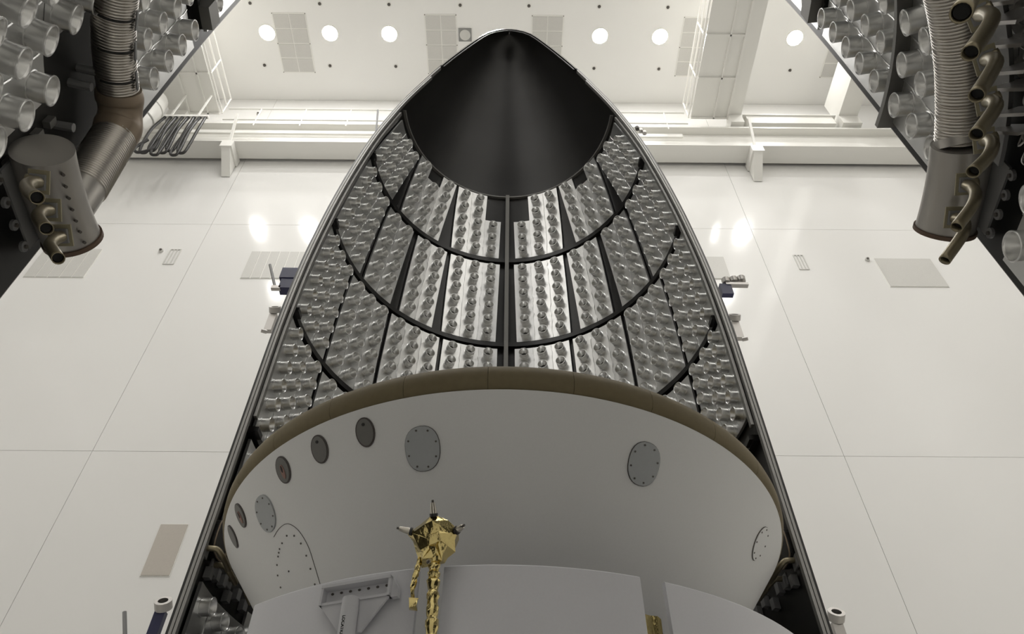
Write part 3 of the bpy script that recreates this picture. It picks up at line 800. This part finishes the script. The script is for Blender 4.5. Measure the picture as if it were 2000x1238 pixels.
for k in range(7):  # dark discs laid on the back plate stand in for its row of holes
    mb = MB(); mb.slab([L_(-.148 + .05 * k + .008 * math.cos(a), .016, 1.808 + .006 * math.sin(a)) for a in [i * math.pi / 5 for i in range(10)]], [L_(-.148 + .05 * k + .008 * math.cos(a), .01, 1.808 + .006 * math.sin(a)) for a in [i * math.pi / 5 for i in range(10)]]); mb.build('hole_disc', M['dot'], br)
q = MB(); q.tube([L_(.0, .075, 1.73), L_(.012, .078, 1.4), L_(.02, .08, 1.0), L_(.03, .08, .76)], .042, 20); tb = q.build('tube', M['bracket'], br, True, 50)
def text(s_, loc, ex, ey, size, parent):
    c = bpy.data.curves.new('lettering', 'FONT'); c.body = s_; c.size = size; c.extrude = .0006; c.align_x = 'LEFT'; c.align_y = 'CENTER'
    c.space_character = 1.02; c.offset = .0008
    o = bpy.data.objects.new('lettering', c); COL.objects.link(o); o.data.materials.append(M['ink']); o.parent = parent
    ez = ex.cross(ey)
    o.matrix_local = Matrix(((ex.x, ey.x, ez.x, loc.x), (ex.y, ey.y, ez.y, loc.y), (ex.z, ey.z, ez.z, loc.z), (0, 0, 0, 1)))
    bpy.context.view_layer.update()
    me = bpy.data.meshes.new_from_object(o.evaluated_get(bpy.context.evaluated_depsgraph_get()))
    m2 = link('lettering', me, parent); m2.matrix_local = o.matrix_local.copy()
    bpy.data.objects.remove(o); bpy.data.curves.remove(c)
    return m2
ex = (L_(.02, .08, 1.0) - L_(0, .075, 1.73)).normalized(); nn = (nB * .99 + uB * .12).normalized(); ey = nn.cross(ex).normalized()
text('LOCATION S', L_(-.004, .0755, 1.63) + nn * .0425, ex, ey, .021, br)

# ------------------------------------------------------------------ near fairing half (around the camera)
YN, NROT = 2.40, -0.023
near = thing('fairing_half', 'near black fairing half whose two canister-lined edges fill the upper corners', 'fairing', (XF, YN, 0), NROT)
for a0, a1 in ((-90, -42), (42, 90)): shell_mesh(NEAR, a0, a1, FLOOR_Z, 6.6, 18, 'shell_side', near, False)
shell_mesh(NEAR, -90, 90, 6.6, 14.9, 48, 'shell_nose', near, False)
edge_strip(NEAR, .006, .03, -.03, .004, FLOOR_Z, 12.9, M['strip'], 'edge_rail', near)
C1 = [83.6, 77.35, 71.1]
def npan(s, cols, h0, rows, pitch=.28, **k):
    """near panel with columns at fixed angles; cols sorted from the split edge inward"""
    a = cols[0] + 3.15 + (1.4 if cols[0] > 80 else 0); b = cols[-1] - 3.1
    lo, hi = (-a, -b) if s < 0 else (b, a)
    cp = sorted(((-c if s < 0 else c) - lo) / (hi - lo) for c in cols)
    return panel(NEAR, near, (lo, hi), (lo, hi), h0, h0 + rows * pitch, len(cols), rows, off=.08, colpos=cp, **k)
npan(-1, C1, 4.575, 4, .283)
npan(-1, C1, 6.03, 3, .283)
npan(1, C1, 4.56, 5, .283)
npan(1, C1, 6.10, 3, .283)
npan(1, C1, 3.665, 3, .275)
npan(1, C1 + [64.9, 58.7], 1.9, 4, .275)
npan(1, [64.9, 58.7], 3.20, 2, .275)
npan(-1, [71.4, 65.0, 58.8, 52.6], 2.28, 5, .262)
npan(-1, [65.0, 58.8, 52.6], 3.60, 2, .262)
ring_bar(NEAR, 66, 89, 4.505, .03, .17, .022, M['rail'], 'ring_frame', near, 12)
for s in (-1, 1):
    ring_bar(NEAR, *((-86.5, -66) if s < 0 else (66, 86.5)), 5.92 if s < 0 else 6.04, .03, .10, .02, M['black'], 'ring_frame', near, 12)
    n, u, w = NEAR.frame(s * 84.5, 5.98); MB().obox(NEAR.pt(s * 84.5, 6.0 if s < 0 else 6.18, .13), n, u, Vector((0, 0, 1)), .05, .09, .10).build('edge_bracket', M['rail'], near)
for k in range(9):     # bolts on the dark seam of the left side
    MB().obox(NEAR.pt(-78.2, 2.5 + .14 * k, .05), *[NEAR.frame(-78.2, 3)[i] for i in (0, 1)], Vector((0, 0, 1)), .02, .02, .035).build('seam_clip', M['rail'], near)
for p, h in ((-75.6, 4.05), (-76.4, 3.93), (-79.0, 3.66), (-80.0, 3.56), (-81.0, 3.46)):
    n, u, w = NEAR.frame(p, h); q = MB(); q.tube([NEAR.pt(p, h, .03), NEAR.pt(p, h, .15)], .025, 10); q.build('stud', M['plate'], near)
MB().obox(NEAR.pt(-82.5, 3.62, .09), *[NEAR.frame(-82.5, 3.6)[i] for i in (0, 1)], Vector((0, 0, 1)), .05, .03, .07).build('edge_bracket', M['plate'], near)

NMAT = Matrix.Translation((XF, YN, 0)) @ Matrix.Rotation(NROT, 4, 'Z')
def nthing(name, label, cat): return thing(name, label, cat, (XF, YN, 0), NROT)
def np_(phi, R, h): a = math.radians(phi); return Vector((R * math.sin(a), -R * math.cos(a), h))
def hosetube(path, r, pitch, amp, name, parent, m='hose', seg=28):
    P = [Vector(p) for p in path]; L = [0]
    for a, b in zip(P, P[1:]): L.append(L[-1] + (b - a).length)
    n = int(L[-1] / pitch * 4); out = []; j = 0
    for i in range(n + 1):
        d = L[-1] * i / n
        while j < len(L) - 2 and L[j + 1] < d: j += 1
        t = (d - L[j]) / max(1e-9, L[j + 1] - L[j]); out.append(P[j].lerp(P[j + 1], t))
    prof = (0, .75, 1.0, .75)
    q = MB(); q.tube(out, lambda i: r + amp * (prof[i % 4] - .5), seg); return q.build(name, M[m], parent, True, 70)
def nozpipe(parent, pts, r=.024, m='brass'):
    """bent outlet pipe through (phi, radius, height) points, flange at the first"""
    P = [np_(*p) for p in pts]; er = Vector((P[0].x, P[0].y, 0)).normalized()
    P = [P[0] + er * .05] + P
    path = bez(P, 6)
    q = MB(); q.tube(path, r, 16, caps=False); o = q.build('nozzle_pipe', M[m], parent, True, 60)
    o.modifiers.new('wall', 'SOLIDIFY').thickness = -.004
    d = (path[-1] - path[-2]).normalized()
    q = MB(); q.tube([path[-1] - d * .035, path[-1] - d * .03], r - .003, 12); q.build('bore', M['ink'], o)
    ut = Vector((-er.y, er.x, 0)); dn = (P[2] - P[1]).normalized(); e1 = ut - dn * ut.dot(dn); e1.normalize(); e2 = dn.cross(e1)
    q = MB(); q.obox(P[1] - dn * .022, e1, dn, e2, .055, .006, .045); q.build('pipe_flange', M['yellow'], o)
    q = MB(); q.obox(P[1] - dn * .006, e1, dn, e2, .036, .010, .032); q.build('pipe_collar', M['plate'], o)
    return o
def mount_plate(parent, p0, p1, h0, h1, R):
    mb = MB(); pts = [(p0, h0), (p1, h0), (p1, h1), (p0, h1)]
    mb.slab([np_(p, R - .012, h) for p, h in pts], [np_(p, R, h) for p, h in pts]); o = mb.build('mount_plate', M['plate'], parent)
    for k in range(4):
        p = p0 + (p1 - p0) * (k + .2) / 3.5
        q = MB(); q.tube([np_(p, R - .002, h0 - .03), np_(p, R - .018, h0 - .03)], .028, 12); q.build('mount_ear', M['plate'], o)
        q = MB(); q.tube([np_(p, R - .016, h0 - .03), np_(p, R - .028, h0 - .03)], .011, 8); q.build('bolt', M['dot'], o)
    return o
# left air duct
dl = nthing('air_duct', 'corrugated silver air duct with brown elbow and cylindrical plenum at upper left', 'duct')
RD = 2.38
hosetube([np_(-44 - 34.5 * k / 20, RD, 4.08 + .02 * k / 20) for k in range(21)], .110, .0175, .010, 'duct_hose', dl)
el = bez([np_(-78.3, RD, 4.10), np_(-80.5, RD, 4.09), np_(-82.6, RD, 4.03), np_(-83.6, RD, 3.93)], 8)
q = MB(); q.tube(el, lambda i: .126 + .006 * math.sin(i * .42), 28); q.build('elbow', M['elbow'], dl, True, 60)
hosetube([np_(-83.6 - 1.3 * k / 10, RD, 3.93 - .47 * k / 10) for k in range(11)], .120, .0175, .010, 'duct_hose', dl)
q = MB(); q.tube([np_(-84.9, RD, 3.47), np_(-85.2, RD, 3.28)], .117, 28); q.build('spigot', M['plenum'], dl, True, 50)
q = MB(); q.tube([np_(-75.6 - 13.2 * k / 10, RD, 3.20 + .01 * k / 10) for k in range(11)], .142, 36); pl = q.build('plenum', M['plenum'], dl, True, 60)
q = MB(); q.tube([np_(-88.5, RD, 3.21), np_(-89.1, RD, 3.21)], .152, 36); q.build('end_flange', M['gasket'], pl, True, 50)
mount_plate(dl, -76.5, -87.2, 3.02, 3.20, 2.50)
for pts in (
            ((-75.3, 2.28, 2.93), (-74.2, 2.27, 2.86), (-72.9, 2.24, 2.77), (-71.0, 2.17, 2.65), (-67.8, 2.06, 2.49)),
            ((-80.0, 2.28, 2.97), (-78.9, 2.27, 2.90), (-77.8, 2.24, 2.81), (-76.1, 2.17, 2.70), (-73.3, 2.06, 2.54)),
            ((-84.3, 2.28, 2.99), (-83.5, 2.27, 2.92), (-82.5, 2.24, 2.83), (-81.0, 2.17, 2.73), (-78.7, 2.06, 2.58))):
    nozpipe(dl, pts)
for k in range(7):
    h = 3.10 + .0; p = -77.0 - 1.75 * k
    q = MB(); d = np_(p, 1, 0).normalized(); c = np_(p, RD, 3.20) - d * .118 + Vector((0, 0, -.085)); q.tube([c, c - d * .012 + Vector((0, 0, -.008))], .008, 8); q.build('screw', M['dot'], dl)
# black clamp straps on the upper hose
for k in range(4):
    p = -62 - 4.6 * k; d = np_(p, 1, 0).normalized(); ut = Vector((-d.y, d.x, 0))
    q = MB(); q.tube([np_(p, RD, 4.09) + (d * math.cos(a) * .118 + Vector((0, 0, 1)) * math.sin(a) * .118) for a in [math.radians(185 + 8 * i) for i in range(14)]], .007, 6); q.build('hose_strap', M['cable'], dl)
    q = MB(); q.obox(np_(p, RD, 4.09) - d * .125 + Vector((0, 0, -.02)), ut, d, Vector((0, 0, 1)), .055, .004, .012); q.build('strap_tab', M['plate'], dl)
# right air duct with nozzle row
dr = nthing('air_duct', 'corrugated silver air duct with plenum and row of bronze nozzles at upper right', 'duct')
hosetube([np_(42 + 35.3 * k / 20, RD, 3.55 - .0 * k / 20 - .1 * (k / 20) ** 3) for k in range(21)], .118, .0175, .010, 'duct_hose', dr)
q = MB(); q.tube([np_(76.9 + .9 * k / 3, RD, 3.45 - .01 * k) for k in range(4)], .127, 28); q.build('hose_cuff', M['plenum'], dr, True, 50)
q = MB(); q.tube([np_(77.5 + 11.6 * k / 10, RD, 3.42 - .09 * k / 10) for k in range(11)], .148, 36); pl = q.build('plenum', M['plenum'], dr, True, 60)
q = MB(); q.tube([np_(88.8, RD, 3.33), np_(89.3, RD, 3.325)], .158, 36); q.build('end_flange', M['gasket'], pl, True, 50)
mount_plate(dr, 77.8, 87.2, 3.16, 3.36, 2.50)
for pts in (
            ((48.1, 2.28, 2.92), (46.7, 2.27, 2.79), (44.7, 2.24, 2.62), (42.3, 2.17, 2.43), (33.3, 2.06, 1.90)),
            ((54.2, 2.28, 2.97), (52.6, 2.27, 2.86), (50.8, 2.24, 2.71), (49.0, 2.17, 2.56), (45.8, 2.06, 2.34)),
            ((60.1, 2.28, 3.00), (58.7, 2.27, 2.91), (57.3, 2.24, 2.80), (56.1, 2.17, 2.68), (53.7, 2.06, 2.49)),
            ((65.6, 2.28, 3.02), (64.5, 2.27, 2.95), (63.3, 2.24, 2.85), (62.2, 2.17, 2.74), (60.6, 2.06, 2.59)),
            ((70.9, 2.28, 3.03), (69.9, 2.27, 2.97), (69.0, 2.24, 2.88), (68.1, 2.17, 2.77), (66.9, 2.06, 2.65)),
            ((78.5, 2.28, 3.12), (77.8, 2.27, 3.05), (77.2, 2.24, 2.96), (76.6, 2.17, 2.85), (76.9, 2.06, 2.74)),
            ((83.7, 2.28, 3.13), (82.7, 2.27, 3.05), (82.2, 2.24, 2.97), (81.7, 2.17, 2.87), (82.7, 2.06, 2.76))):
    nozpipe(dr, pts, .0235)
q = MB()
mb = MB(); pts = [(50 + 27 * k / 12, 3.14) for k in range(13)] + [(77 - 27 * k / 12, 3.34) for k in range(13)]
mb.slab([np_(p, 2.42, h) for p, h in pts], [np_(p, 2.44, h) for p, h in pts]); mb.build('manifold', M['plate'], dr)
for (a, ha), (b, hb) in (((56.6, 3.17), (52.4, 2.82)), ((58.5, 3.15), (55.0, 2.85)), ((62.1, 3.21), (57.5, 2.84)), ((64.9, 3.17), (60.7, 2.85)), ((67.0, 3.18), (62.9, 2.86)), ((69.8, 3.14), (65.9, 2.86)), ((72.6, 3.19), (68.7, 2.89))):
    q = MB(); q.slab([np_(a - .35, 2.35, ha - .01), np_(a + .35, 2.35, ha + .01), np_(b + .35, 2.35, hb + .01), np_(b - .35, 2.35, hb - .01)], [np_(a - .35, 2.46, ha - .01), np_(a + .35, 2.46, ha + .01), np_(b + .35, 2.46, hb + .01), np_(b - .35, 2.46, hb - .01)]); q.build('rib', M['lug'], dr)
rw = random.Random(4)
for k in range(14):
    p = 55 + 1.35 * k; h = 2.93 + rw.uniform(-.05, .12)
    q = MB(); q.tube(bez([np_(p, 2.44, h), np_(p + .7, 2.40, h - .05), np_(p + rw.uniform(-1, 1.5), 2.41, h - .11), np_(p + 1.4, 2.45, h - .15)], 4), .0045, 6); q.build('wire', M['lug'], dr)
print('canisters as stuff', len(stuff), 'own objects far', sum(1 for p in far.children for c in p.children if c.name.startswith('canister')), 'near', sum(1 for p in near.children for c in p.children if c.name.startswith('canister')))
